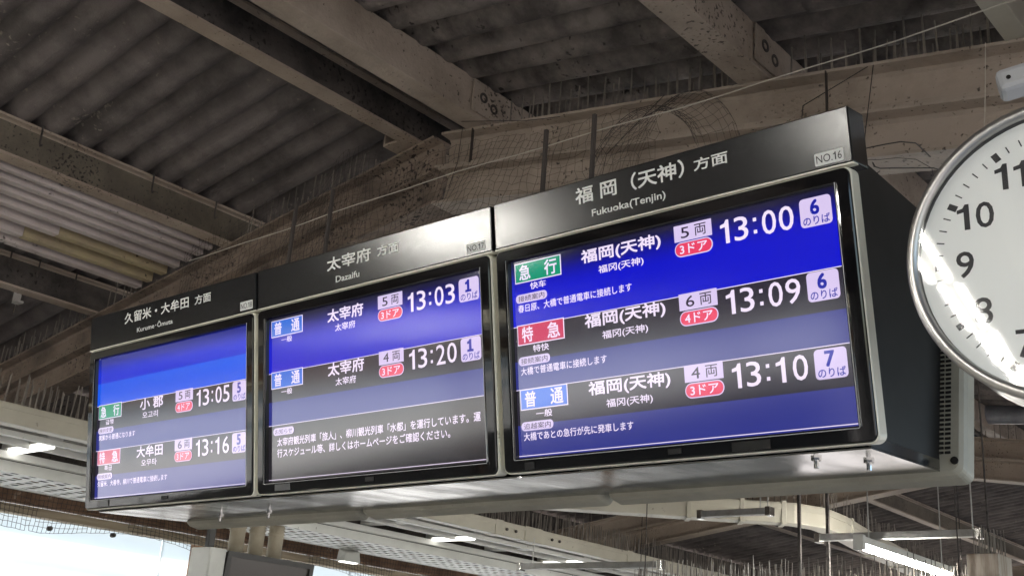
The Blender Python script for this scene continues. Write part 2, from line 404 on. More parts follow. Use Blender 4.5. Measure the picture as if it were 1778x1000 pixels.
# ---- purlins along the platform, resting on the girders
YA, YB = -9.0, 22.0
def purlin(x0, x1, label, style, mat, h=.19):
    zb = top((x0 + x1) / 2) + .004
    p = thing('roof_purlin', label, 'purlin', ((x0 + x1) / 2, 0, zb), group='purlins along the roof')
    w_ = x1 - x0
    if style == 'i':
        MB().prism(ibeam(h, w_, .012, .012), (0, YA, 0), (0, YB, 0)).build('bottom_flange_beam', mat, p)
    elif style == 'c':      # channel with its flat back to the right (+x)
        pr = [(-w_/2, 0), (w_/2, 0), (w_/2, h), (-w_/2, h), (-w_/2, h - .012), (w_/2 - .012, h - .012), (w_/2 - .012, .012), (-w_/2, .012)]
        MB().prism(pr, (0, YA, 0), (0, YB, 0)).build('channel', mat, p, bevel=.003)
    return p
b1 = purlin(.19, .275, 'beige flanged purlin with grimy black web, left of the ridge', 'i', BEIGE)
MB().box(.008, .012, YA, YB, .016, .172).build('grimy_web', GRIMY, b1)
b2 = purlin(.563, .675, 'broad beige channel purlin right of the ridge, crossing the top centre', 'c', BEIGE2, .18)
b3 = purlin(1.925, 2.04, 'flaking beige channel purlin above the right-hand board', 'c', BEIGE2, .175)
b0 = purlin(-1.205, -1.115, 'brownish flanged purlin beside the trunking strips', 'i', BEIGE)
MB().box(.008, .012, YA, YB, .016, .172).build('grimy_web', pmat('olive_grime', (.17, .145, .11), .7, col2=(.10, .085, .065), scale=4, speck=(.03, .025, .02), speck_scale=60, speck_at=.64, bump=.4), b0)
bb = purlin(-2.45, -2.36, 'crusted purlin with hooks near the left edge', 'i', BEIGE)
MB().box(.008, .012, YA, YB, .016, .172).build('crusted_web', GRIMY, bb)
b4 = purlin(2.85, 2.92, 'pale narrow purlin in the upper right corner', 'c', CREAM, .17)
b5 = purlin(3.9, 4.0, 'beige purlin over the right side of the platform', 'i', BEIGE)
# end cleats with bolt holes where channels meet the girder
for p, x in ((b2, .06), (b3, .0615)):
    mb = MB(); mb.add([(x, 1.02, .018), (x, 1.27, .018), (x, 1.27, .05), (x, 1.08, .165), (x, 1.02, .165), (x + .008, 1.02, .018), (x + .008, 1.27, .018), (x + .008, 1.27, .05), (x + .008, 1.08, .165), (x + .008, 1.02, .165)],
                      [(4, 3, 2, 1, 0), (5, 6, 7, 8, 9), (0, 1, 6, 5), (1, 2, 7, 6), (2, 3, 8, 7), (3, 4, 9, 8), (4, 0, 5, 9)])
    mb.build('end_cleat', BEIGE2, p, bevel=.002)
    for yy, zz in ((1.085, .10), (1.155, .075)):
        mb = MB(); lo = []
        for r_, xx in ((.024, x + .009), (.024, x + .0115), (.014, x + .0115), (.012, x + .0092)):
            lo.append([(xx, yy + r_ * math.cos(2 * math.pi * i / 14), zz + r_ * math.sin(2 * math.pi * i / 14)) for i in range(14)])
        mb.ring(lo).build('bolt_ring', GRIMY, p)
# hook bolts that hold the sheets, hanging at the purlins' edges
for p, ys in ((b0, (-.35, .02, .62, 1.0)), (bb, (.55, .72, .95))):
    for y in ys:
        MB().tube([(.05, y, .20), (.052, y, .11), (.056, y + .004, .095), (.066, y + .006, .10)], .005, 6).build('hook_bolt', GRIMY, p)
br = MB().box(-.06, -.045, .66, .70, -.05, .12).box(-.06, .0, .66, .70, -.062, -.05)
br.build('bracket', pmat('pale_bracket', (.42, .40, .37), .5), bb)
MB().tube([(-.055, .68, -.06), (-.055, .68, -.115), (-.05, .68, -.122)], .004, 6).build('hanging_bolt', CHROME, bb)
# short stub angle under the ridge purlin
MB().box(-.14, -.045, 1.06, 1.19, .0, .012).box(-.14, -.13, 1.06, 1.19, .012, .06).build('stub_angle', BEIGE, b1)

# ---- flat trunking strips lying beside the left purlin
strips = [(-1.292, -1.234), (-1.390, -1.314), (-1.492, -1.413), (-1.598, -1.525), (-1.717, -1.641), (-1.850, -1.778), (-1.962, -1.880)]
which = ['first strip, right beside the brown purlin', 'second strip from the brown purlin', 'third strip from the brown purlin', 'fourth strip from the brown purlin',
         'fifth strip, its far end yellowed', 'sixth strip, yellowed at its end', 'last strip, next to the crusted purlin']
for i, (a, b) in enumerate(strips):
    x = (a + b) / 2; zb = top(x) + .006
    s_ = thing('trunking_strip', 'long grey trunking under the roof: ' + which[i], 'trunking', (x, 0, zb), group='trunking strips along the left roof')
    hw = (b - a) / 2 - .011; ys = .46 if i == 4 else (.34 if i == 5 else None)
    yend = 1.11 + .0 * i
    if ys is None:
        MB().box(-hw, hw, YA, yend, 0, .12).build('strip_body', STRIP, s_, bevel=.004)
    else:
        MB().box(-hw, hw, YA, ys, 0, .12).build('strip_body', STRIP, s_, bevel=.004)
        MB().box(-hw, hw, ys + .002, yend, 0, .12).build('yellowed_length', YELLOWED, s_, bevel=.004)

# ------------------------------------------------------------------ left side: ducts, lighting trough, tray, rusty girder, wall
YL0, YL1 = -9.0, 13.0
d1 = thing('cable_duct', 'long cream cable duct passing behind the boards, spikes along its top', 'cable duct', (-2.25, 0, 2.985))
MB().box(-.05, .05, YL0, YL1, -.055, .055).build('duct_body', CREAM, d1, bevel=.006)
mb = MB().box(.0505, .056, YL0, YL1, .018, .050); mb.build('lid', CREAM, d1, bevel=.002)
for y in (.2, 1.62, 3.06, 4.62, 4.98, 6.4, 7.9):
    MB().box(-.054, .058, y, y + (.22 if y in (4.98,) else .09), -.059, .059).build('joint_cover', CREAM, d1, bevel=.003)
for y in (4.75, 4.86, 5.32, 5.42):
    MB().tube([(.056, y, -.004), (.066, y, -.004)], .012, 10).build('duct_bolt', GRIMY, d1)
sp = MB()
spikes(sp, (.03, .1, .055), (.03, YL1, .055), .036, .165, .008, .08)
spikes(sp, (-.03, .1, .055), (-.03, YL1, .055), .036, .165, .008, .08)
sp.build('bird_spikes', SPIKE, d1, kind='stuff')

tr = thing('ribbed_light_trough', 'white trough of fine ribs and cross bars under the cream duct', 'light trough', (0, 0, 0))
for x, z, w_, h in ((-2.42, 2.905, .05, .03), (-2.62, 2.895, .035, .05), (-2.90, 2.86, .045, .045)):
    MB().box(x - w_/2, x + w_/2, YL0, YL1, z, z + h).build('rail', WHITE, tr, bevel=.003)
rb = MB()
for i in range(int((YL1 - .0) / .032)):
    y = i * .032; rb.box(-2.89, -2.43, y, y + .006, 2.955, 3.0)
rb.box(-2.93, -2.40, YL0, YL1, 3.03, 3.035)
rb.build('ribs', pmat('rib_grey', (.42, .41, .39), .6), tr, kind='stuff')
for i in range(18):
    y = .28 + .72 * i
    MB().box(-2.93, -2.40, y, y + .10, 2.915, 2.954).build('cross_bar', WHITE, tr, bevel=.004)
    if i in (0, 1, 3, 4, 6, 8): MB().box(-2.87, -2.46, y + .01, y + .09, 2.895, 2.9145).build('lit_diffuser', LITBAR, tr, bevel=.006)

ty = thing('perforated_tray', 'white perforated tray running below the ribbed trough', 'tray', (-3.27, 0, 2.80))
pf = MB(); nx, cw, cl = 7, .09, .115
for j in range(int((YL1 - .4) / cl)):
    for i in range(nx):
        xa = -.315 + i * cw; ya = .4 + j * cl; xb = xa + cw; yb = ya + cl
        if (i % nx) in (0, nx - 1): hx0, hx1, hy0, hy1 = xa + .03, xb - .03, ya + .035, yb - .035
        else: hx0, hx1, hy0, hy1 = xa + .02, xb - .02, ya + .02 + (.012 if i % 2 else 0), yb - .04 + (.012 if i % 2 else 0)
        pf.add([(xa, ya, 0), (xb, ya, 0), (xb, yb, 0), (xa, yb, 0), (hx0, hy0, 0), (hx1, hy0, 0), (hx1, hy1, 0), (hx0, hy1, 0)],
               [(0, 1, 5, 4), (1, 2, 6, 5), (2, 3, 7, 6), (3, 0, 4, 7)])
pf.build('perforated_sheet', WHITE, ty)
MB().box(-.325, -.315, .4, YL1, -.005, .06).box(.315, .325, .4, YL1, -.005, .06).build('tray_side', WHITE, ty)
MB().box(-.31, .31, .4, YL1, .065, .07).build('tray_back', GRIMY, ty)

rg = thing('rusty_side_beam', 'rust brown beam under netting along the top of the white wall', 'beam', (-4.05, 0, 2.86))
MB().prism([(-.05, -.09), (.05, -.09), (.05, -.075), (.035, -.07), (.035, .075), (.05, .08), (.05, .10), (-.05, .10)], (0, -15, 0), (0, YL1, 0)).build('beam_body', RUST, rg)
MB().box(-.055, .062, -15, YL1, -.165, -.105).build('bottom_rail', pmat('weathered_timber', (.42, .35, .25), .8, col2=(.28, .22, .15), scale=9, stretch=(1, .2, 3)), rg)
wl = thing('windbreak_wall', 'bright frosted white windbreak wall low on the left side', 'wall', (-4.25, 0, 0))
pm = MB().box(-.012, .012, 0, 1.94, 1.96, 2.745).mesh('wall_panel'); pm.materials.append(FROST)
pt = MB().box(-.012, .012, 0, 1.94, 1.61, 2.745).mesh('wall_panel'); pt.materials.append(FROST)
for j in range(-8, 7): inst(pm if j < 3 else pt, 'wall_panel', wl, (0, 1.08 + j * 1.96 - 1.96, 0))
MB().box(-.03, .03, -16, 5.0, .0, 1.95).box(-.03, .03, 5.0, 14, 0, 1.60).build('wall_base', pmat('grey_wall_base', (.13, .125, .12), .7), wl)
for y in (-12.64, -6.76, 3.28, 8.9):
    MB().box(.02, .11, y, y + .09, 0, 2.72).build('wall_post', RUST, wl, bevel=.004)
fs_ = thing('eave_blocker', 'dark board added above the rusty beam to block the sky', 'blocker', (-4.14, 0, 2.97))  # added board that keeps sky out of the screen and header reflections
MB().box(-.012, .012, -62, 14, 0, .66).build('blocker_board', GRIMY, fs_)
en_ = thing('rear_blocker', 'grey concrete walls added unseen behind the viewer to block the sky', 'wall', (-4.3, -39, 0))  # unseen walls added to darken what the displays reflect
MB().box(-.12, .12, -23, 22.3, 0, 3.3).box(-.16, .16, -23, 22.4, 3.3, 3.42).build('side_blocker', pmat('aged_concrete', (.24, .225, .21), .85, col2=(.17, .16, .15), scale=1.2), en_)
MB().box(0.13, 10.3, -23, -22.8, 0, 4.6).build('end_blocker', MATS['aged_concrete'], en_)
# netting: thin cords as triangular bars
def net(mb, fn, nu, nv, r=.0016, jit=.12):
    pts = {}
    for i in range(nu + 1):
        for j in range(nv + 1):
            pts[i, j] = Vector(fn((i + random.uniform(-jit, jit)) / nu, (j + random.uniform(-jit, jit)) / nv))
    for (i, j), p in pts.items():
        for q in ((i + 1, j), (i, j + 1)):
            if q in pts and random.random() > .02: mb.tube([p, pts[q]], r, 3)
side_net = thing('side_net', 'brown bird net hung along the rusty beam on the left', 'net')
mb = MB()
net(mb, lambda u, v: (-3.98 + .05 * math.sin(u * 19) * v, .9 + u * 5.2, 2.93 - (.20 + .09 * math.sin(u * math.pi * 3) ** 2) * v - .05), 150, 8, .0019)
mb.build('mesh_cords', WIRE, side_net, kind='stuff')
for y, z in ((1.93, 2.625), (2.42, 2.65), (1.02, 2.63)):
    MB().tube([(-3.96, y, z), (-3.93, y, z)], .017, 12).build('net_weight', GRIMY, side_net)

# wall-side monitor with its white cabinet and conduits
mo = thing('platform_monitor', 'dark blank monitor in a black frame at the bottom left', 'monitor', (-3.0, 3.12, 2.33), (0, R(6), 0))
MB().box(-.10, -.006, -.38, .38, -.24, .225).build('back_case', MFRAME, mo, bevel=.006)
lo = [rrect(-.385, .385, -.245, .235, .01, 0), rrect(-.385, .385, -.245, .235, .01, 1), rrect(-.35, .35, -.21, .2, .006, 1), rrect(-.35, .35, -.21, .2, .006, .4)]
MB().ring([[(.02 * p[1], p[0], p[2]) for p in l] for l in lo]).build('frame', MFRAME, mo)
MB().add([(.004, -.352, -.212), (.004, .352, -.212), (.004, .352, .202), (.004, -.352, .202)], [(0, 1, 2, 3)]).build('screen', MONITOR, mo)
cb = thing('equipment_cabinet', 'white cabinet beside the blank monitor', 'cabinet', (-3.08, 2.665, 2.3))
MB().box(-.12, .10, -.07, .07, -.3, .27).build('cabinet_body', WHITE, cb, bevel=.008)
MB().box(.1005, .106, -.06, .06, -.28, .25).build('cabinet_door', WHITE, cb, bevel=.003)
for i, (y, nm) in enumerate(((2.86, 'nearest the pillar'), (3.03, 'in the middle of three'), (3.20, 'farthest from the pillar'))):
    cp = thing('flexible_conduit', 'thick beige conduit above the blank monitor, ' + nm, 'conduit', (-3.06, y, 2.56), group='conduits above the monitor')
    MB().tube([(0, 0, 0), (0, 0, .26), (-.02, 0, .40), (-.10, 0, .47)], .055, 14).build('pipe', CONDUIT, cp, smooth=True)
    for k in range(4): MB().tube([(0, 0, .155 + .022 * k), (0, 0, .165 + .022 * k)], .061, 14).build('sleeve_ring', CONDUIT, cp)
hp = thing('hanging_post', 'dark slim post between cabinet and pillar', 'post', (-3.0, 2.60, 2.5))
MB().box(-.02, .02, -.025, .025, .07, .45).build('post_body', MFRAME, hp, bevel=.003)
sl_ = thing('small_spot_lamp', 'little white wedge lamp fixed to the net at the bottom', 'lamp', (-3.55, 4.35, 2.70))
MB().add([(-.05, -.09, 0), (.05, -.09, 0), (.05, .09, 0), (-.05, .09, 0), (-.03, -.09, .10), (.03, -.06, .07), (.03, .09, .09), (-.03, .09, .12)],
         [(0, 3, 2, 1), (4, 5, 6, 7), (0, 1, 5, 4), (1, 2, 6, 5), (2, 3, 7, 6), (3, 0, 4, 7)]).build('housing', WHITE, sl_, bevel=.006)
MB().box(-.035, .035, -.075, .075, -.006, -.001).build('lens', pmat('lamp_lens', (.9, .9, .88), .2, emit=(1, .98, .94), emit_s=1.2), sl_)

# ------------------------------------------------------------------ second duct that bends, light bars, spikes under the boards
PATH = [(-2.1, 4.1, 3.15), (-.88, 5.10, 3.15), (-.20, 5.62, 3.15), (-.10, 5.85, 3.15), (-.12, 6.2, 3.15), (-.24, 6.9, 3.15), (-.75, 10.5, 3.15)]
d2 = thing('bent_cable_duct', 'cream cable duct bending away below the right-hand board', 'cable duct')
def sweep(mb, path, prof):
    path = [Vector(p) for p in path]; loops = []
    for i, p in enumerate(path):
        a = path[max(i - 1, 0)]; b = path[min(i + 1, len(path) - 1)]; d = (b - a).normalized(); sx = d.cross(Vector((0, 0, 1))).normalized()
        loops.append([p + sx * u + Vector((0, 0, v)) for u, v in prof])
    mb.ring(loops); n = len(prof); k = len(mb.v)
    mb.f.append(tuple(range(k - n, k))); mb.f.append(tuple(range(k - n * len(path), k - n * len(path) + n))); return mb
sweep(MB(), PATH, [(-.075, -.075), (.075, -.075), (.075, .075), (-.075, .075)]).build('duct_body', CREAM, d2, bevel=.005)
sweep(MB(), PATH, [(.076, .02), (.082, .02), (.082, .06), (.076, .06)]).build('lid', CREAM, d2)
for a, b, t_ in ((1, 2, .1), (1, 2, .55), (1, 2, .9), (4, 5, .2), (5, 6, .1), (5, 6, .3)):
    A, B = Vector(PATH[a]), Vector(PATH[b]); p = A.lerp(B, t_); d = (B - A).normalized()
    MB().prism([(-.085, -.085), (.085, -.085), (.085, .085), (-.085, .085)], p, p + d * .035).build('joint_cover', CREAM, d2, bevel=.003)
sp = MB()
for i in range(len(PATH) - 1):
    A, B = Vector(PATH[i]) + Vector((0, 0, .075)), Vector(PATH[i + 1]) + Vector((0, 0, .075)); spikes(sp, A, B, .05, .19, .008, .07)
sp.build('bird_spikes', SPIKE, d2, kind='stuff')

def light_bar(p0, p1, label, lit=False, rods=(), up=(0, 0, 1), hgt=.045, grp='hanging light bars', twin=False):
    p0 = Vector(p0); p1 = Vector(p1); d = (p1 - p0).normalized()
    t = thing('fluorescent_light' if lit else 'light_bar', label, 'light', p0, group=grp)
    q0 = Vector((0, 0, 0)); q1 = p1 - p0
    hw = .075 if twin else .03
    MB().prism([(-hw, 0), (hw, 0), (hw * .85, hgt), (-hw * .85, hgt)], q0, q1).build('housing', WHITE if lit else STEEL_DULL, t, bevel=.003)
    if lit:
        for sx_ in ((-.045, .045) if twin else (0,)):
            o_ = Vector((sx_, 0, -.022)); MB().tube([q0 + d * .012 + o_, q1 - d * .012 + o_], .016, 10).build('tube', TUBE, t, smooth=True)
    for e, s_ in ((q0, 1), (q1, -1)):
        MB().prism([(-hw - .004, -.042 if lit else -.012), (hw + .004, -.042 if lit else -.012), (hw + .004, hgt + .006), (-hw - .004, hgt + .006)], e - d * .006 * s_, e + d * (.012 if twin else .035) * s_).build('end_cap', WHITE if lit else CHROME, t, bevel=.004)
    for f_, zt in rods:
        q = q0.lerp(q1, f_); MB().tube([q + Vector((0, 0, hgt)), q + Vector((0, 0, zt - p0.z))], .0045, 8).build('hanger_rod', STEEL_DULL, t)
    return t
light_bar((.30, 5, 2.855), (1.37, 5, 2.852), 'long steel bar hung on a rod, above the lit tube', rods=((.95, 3.95),))
light_bar((-.60, 5, 3.045), (-.03, 5, 3.045), 'short steel bar beneath the bend of the cream duct', rods=((.85, 3.9), (.95, 3.9)))
light_bar((-2.25, 5, 2.705), (-.90, 5, 2.70), 'long pale bar at the bottom edge, below the cream duct', rods=((.1, 2.95),))
light_bar((.699, 4.75, 2.80), (.687, 6.3, 2.80), 'lit fluorescent tube above the spikes at the bottom right', lit=True, rods=((.1, 4.0), (.9, 4.0)), grp='lit fluorescent lights')
for i, (x, y, lab) in enumerate(((-1.57, -4.8, 'on the left row'), (-1.92, -4.95, 'added beside the one on the left row to strengthen the header glare'), (1.08, -5.5, 'under the middle of the roof'), (2.50, -4.30, 'on the right row, nearest'), (2.53, -5.60, 'on the right row, second'), (2.56, -6.90, 'on the right row, third'), (2.59, -8.2, 'on the right row, farthest'))):  # second light is unseen, added for stronger glare on the middle header
    zl = min(3.75, top(x) - .17)
    light_bar((x, y, zl), (x, y + 1.285, zl), 'lit twin fluorescent light behind the viewer ' + lab, lit=True, rods=((.1, top(x) + .2), (.9, top(x) + .2)), grp='lit fluorescent lights', twin=True)

for (xa, xb, y, z, h, lab) in ((-.55, 1.55, 4.2, 2.42, .21, 'dense row of bird spikes along the bottom edge'), (-1.9, .9, 6.1, 2.62, .22, 'darker row of bird spikes behind the lit tube')):
    s_ = thing('spiked_rail', lab, 'bird spikes', (0, y, z))
    MB().box(xa, xb, -.04, .04, -.05, 0).build('rail', CREAM, s_)
    sp = MB()
    for yy in (-.03, .02): spikes(sp, (xa, yy, 0), (xb, yy, 0), .036, h, .006, .045)
    sp.build('bird_spikes', SPIKE, s_, kind='stuff')
    for f_ in (.02, .98):
        x = xa + (xb - xa) * f_; MB().tube([(x, 0, 0), (x, 0, 1.4)], .0035, 6).build('hanger_rod', GRIMY, s_)
bx = thing('steel_box', 'stained steel box with spikes on top in the bottom right corner', 'box', (1.74, 4.0, 2.50))
MB().box(-.085, .075, -.1, .1, -.12, .10).build('box_body', BOXMETAL, bx, bevel=.004)
sp = MB()
for yy in (-.08, 0, .08): spikes(sp, (-.06, yy, .10), (.06, yy, .10), .016, .13, .005, .03)
sp.build('bird_spikes', SPIKE, bx, kind='stuff')
MB().tube([(0, 0, .1), (0, 0, 1.4)], .005, 6).build('hanger_rod', GRIMY, bx)
pp = thing('drain_pipe', 'grey-blue pipe on the far girder, right of the boards', 'pipe', (0, 7.38, 0))
MB().tube([(-.3, 0, 4.18), (.38, 0, 4.24), (2.4, 0, 4.05), (5, 0, 3.66)], .082, 18).build('pipe_body', PIPE, pp, smooth=True)
for x in (.50, .56): MB().tube([(x, 0, 4.235), (x + .02, 0, 4.233)], .092, 18).build('coupling', PIPE, pp)
for i, (x, y) in enumerate(((.15, 3.05), (.33, 3.10))):
    s_ = thing('hanger_strut', ('slim dark strut in front of the short bar', 'slim dark strut left of the lit tube')[i], 'strut', (x, y + 2, 2.2), group='dark struts under the boards')
    MB().box(-.010, .010, -.010, .010, .1, 1.0).build('strut_body', GRIMY, s_)

# ------------------------------------------------------------------ departure displays
PITCHB = .97932
W, H = .88, .495
OX0, OX1, OZ0, OZ1 = -.042, .922, -.038, .528
def display_shell(t):
    # ivory rim band
    lo = []
    for inset, y in ((.0, .036), (.0, .005), (.0012, .001), (.0028, .0), (.0036, .002)):
        lo.append(rrect(OX0 + inset, OX1 - inset, OZ0 + inset, OZ1 - inset, .018, y))
    MB().ring(lo).build('rim', RIM, t, smooth=False)
    # glossy bezel, slightly pillowed, with a stepped inner lip
    lo = []
    for inset, y, r in ((.0036, .002, .016), (.0048, -.0028, .015), (.0075, -.0046, .013), (.031, -.0046, .006)):
        lo.append(rrect(OX0 + inset, OX1 - inset, OZ0 + inset, OZ1 - inset, r, y))
    lo.append(rrect(-.005, W + .005, -.005, H + .005, .004, -.003)); lo.append(rrect(-.0015, W + .0015, -.0015, H + .0015, .002, -.001)); lo.append(rrect(-.0005, W + .0005, -.0005, H + .0005, .001, .012))
    MB().ring(lo).build('bezel', PIANO, t)
    MB().ring([rrect(-.0062, W + .0062, -.0062, H + .0062, .004, -.0041), rrect(-.0045, W + .0045, -.0045, H + .0045, .003, -.0044)]).build('bezel_lip', pmat('lip_grey', (.42, .42, .42), .3), t)
    MB().add(rrect(OX0 + .002, OX1 - .002, OZ0 + .002, OZ1 - .002, .016, .039), [tuple(range(24))]).build('back_cover', BLACKSIDE, t)
    MB().box(.44, .475, -.0068, -.0052, -.024, -.012).build('sensor_window', BLACKSIDE, t)
def logo(t):
    MB().box(.05, .12, -.0072, -.006, -.028, -.009).build('maker_plate', pmat('maker_plate', (.10, .10, .10), .3, metal=.6), t)
def header(t, jp, jpb, hou, houb, en, enb, no, nob):
    h = MB().box(-.038, .93, -.004, .075, .532, .652).build('header_panel', HEADER, t, bevel=.003)
    MB().box(-.0385, .9305, -.0045, .02, .528, .5315).build('header_trim', RIM, t)
    y = -.0046
    text(jp, *jpb, y, LETTER, h, .018); text(hou, *houb, y, LETTER, h, .018); text(en, *enb, y, LETTER, h, .014)
    s_ = plate(*nob, .003, y, 'number_sticker', STICKER, t)
    x0, x1, z0, z1 = nob
    text(no, x0 + .004, x1 - .004, z0 + .005, z1 - .005, y - .0005, INK, s_)
YS = .0105
def band(t, z0, z1, mat, name='row_band', x0=.0, x1=W): return plate(x0, x1, z0, z1, 0, YS, name, mat, t)
def line(t, z): plate(0, W, z - .0009, z + .0009, 0, YS - .0004, 'row_line', S_TEXT, t)
def row(t, zb, kind, kmat, sub, dest, dest2, cars, doors, time, plat, pill=None, note=None, notew=.36, dw=(.222, .45), d2w=(.271, .40)):
    y1, y2, y3 = YS - .0008, YS - .0013, YS - .0018
    k = plate(.012, .160, zb + .110, zb + .1615, 0, y1, 'type_frame', S_TEXT, t)
    plate(.0145, .1575, zb + .1125, zb + .159, 0, y2, 'type_box', kmat, k)
    text(kind[0], .027, .063, zb + .1165, zb + .1555, y3, S_TEXT, k, .018); text(kind[1], .108, .147, zb + .1165, zb + .1555, y3, S_TEXT, k, .018)
    text(sub, .060, .110, zb + .089, zb + .107, y1, S_TEXT, t, .014)
    text(dest, *dw, zb + .119, zb + .1575, y1, S_TEXT, t, .022)
    text(dest2, *d2w, zb + .089, zb + .111, y1, S_TEXT, t, .012)
    c = plate(.487, .585, zb + .1245, zb + .1625, 0, y1, 'cars_box', S_PILL, t)
    text(cars, .505, .527, zb + .131, zb + .156, y2, S_INK, c, .006); text('両', .541, .571, zb + .1305, zb + .157, y2, S_INK, c, .006)
    d = plate(.486, .585, zb + .0885, zb + .1225, .0168, y1, 'door_pill', S_PILL, t)
    plate(.4885, .5825, zb + .091, zb + .120, .0143, y2, 'door_pill_fill', S_DOOR, d)
    text(doors, .500, .571, zb + .0945, zb + .1165, y3, S_TEXT, d, .016)
    h_, m_ = time.split(':')
    for i, ch in enumerate(h_ + ':' + m_):
        xa, xb = ((.604, .630), (.640, .674), (.687, .694), (.708, .741), (.748, .782))[i]
        if ch == '1': xa, xb = (xa + .002, xa + .0235)
        if ch == ':':
            for zz in (.110, .137): plate(.687, .695, zb + zz - .004, zb + zz + .004, 0, y1, 'colon_dot', S_TEXT, t)
        else: text(ch, xa, xb, zb + .098, zb + .151, y1, S_TEXT, t, .004, 'digit')
    p = plate(.797, .868, zb + .094, zb + .156, .009, y1, 'platform_box', S_PILL, t)
    text(plat, .816, .846, zb + .1185, zb + .1515, y2, S_INKB, p, .035, 'digit', keep=True, foot=True); text('のりば', .803, .863, zb + .0975, zb + .1165, y2, S_INKB, p, .012)
    if pill:
        q = plate(.012, .112, zb + .059, zb + .081, .0105, y1, 'note_pill', S_PILL, t)
        text(pill, .020, .104, zb + .0625, zb + .0775, y2, S_INK, q, .004)
        text(note, .018, .018 + notew, zb + .035, zb + .055, y1, S_TEXT, t, .010)
names = ('left-hand departure display headed Kurume and Omuta, half washed out by glare', 'middle departure display headed Dazaifu, with a two-line notice at the bottom',
         'right-hand departure display headed Fukuoka Tenjin, three trains listed')
disp = []
for i in range(3):
    t = thing('departure_display', names[i], 'departure display', (i * PITCHB, 0, 2.30), (R(10), 0, 0), 'departure displays facing the viewer')
    display_shell(t); disp.append(t)
L1, L2, LB = .3245, .1665, .0055
t = disp[0]; logo(t)
header(t, '久留米・大牟田', (.188, .574, .596, .635), '方面', (.608, .697, .598, .629), 'Kurume･Ōmuta', (.268, .483, .556, .577), 'NO.18', (.853, .917, .539, .567))
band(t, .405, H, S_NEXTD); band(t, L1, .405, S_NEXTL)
band(t, .237, L1, S_GREY); band(t, L2, .237, S_LOW); band(t, .079, L2, S_GREY); band(t, 0, .079, S_LOW)
row(t, L2, '急行', S_GREEN, '급행', '小 郡', '오고리', '5', '4ドア', '13:05', '5', '種別変更', '筑紫から普通になります', .232, (.276, .414), (.292, .385))
row(t, LB, '特急', S_RED, '특급', '大牟田', '오무타', '6', '3ドア', '13:16', '5', '接続案内', '久留米、大善寺、柳川で普通電車に接続します', .43, (.262, .418), (.292, .385))
for z in (L1, L2, LB - .002): line(t, z)
t = disp[1]; logo(t)
header(t, '太宰府', (.289, .476, .592, .632), '方面', (.503, .590, .597, .626), 'Dazaifu', (.327, .428, .553, .572), 'NO.17', (.842, .908, .539, .565))
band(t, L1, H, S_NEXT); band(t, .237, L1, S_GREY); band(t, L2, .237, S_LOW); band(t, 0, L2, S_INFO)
row(t, L1, '普通', S_BLUE, '一般', '太宰府', '太宰府', '5', '3ドア', '13:03', '1', dw=(.272, .426), d2w=(.305, .392))
row(t, L2, '普通', S_BLUE, '一般', '太宰府', '太宰府', '4', '3ドア', '13:20', '1', dw=(.272, .426), d2w=(.305, .392))
q = plate(.022, .118, .136, .158, .0105, YS - .0008, 'note_pill', S_PILL, t)
text('お知らせ', .030, .110, .1395, .1545, YS - .0013, S_INK, q, .004)
text('太宰府観光列車「旅人」、柳川観光列車「水都」を運行しています。運', .040, .858, .103, .128, YS - .0008, S_TEXT, t, .014)
text('行スケジュール等、詳しくはホームページをご確認ください。', .040, .750, .070, .095, YS - .0008, S_TEXT, t, .014)
for z in (L1, L2, LB): line(t, z)
t = disp[2]
header(t, '福 岡（天神）', (.226, .535, .592, .635), '方面', (.560, .647, .598, .627), 'Fukuoka(Tenjin)', (.272, .481, .549, .572), 'NO.16', (.848, .912, .539, .566))
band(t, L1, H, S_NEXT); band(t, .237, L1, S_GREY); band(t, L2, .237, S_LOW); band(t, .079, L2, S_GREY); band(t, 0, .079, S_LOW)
row(t, L1, '急行', S_GREEN, '快车', '福岡(天神)', '福冈(天神)', '5', '3ドア', '13:00', '6', '接続案内', '春日原、大橋で普通電車に接続します', .345)
row(t, L2, '特急', S_RED, '特快', '福岡(天神)', '福冈(天神)', '6', '4ドア', '13:09', '6', '接続案内', '大橋で普通電車に接続します', .262)
row(t, LB, '普通', S_BLUE, '一般', '福岡(天神)', '福冈(天神)', '4', '3ドア', '13:10', '7', '追越案内', '大橋であとの急行が先に発車します', .325)
for z in (L1, L2, LB - .001): line(t, z)
MB().box(.60, .69, -.0068, -.0052, -.030, -.011).build('sensor_window', BLACKSIDE, t)
MB().box(.03, .06, -.0068, -.0052, -.030, -.013).build('sensor_window', BLACKSIDE, t)

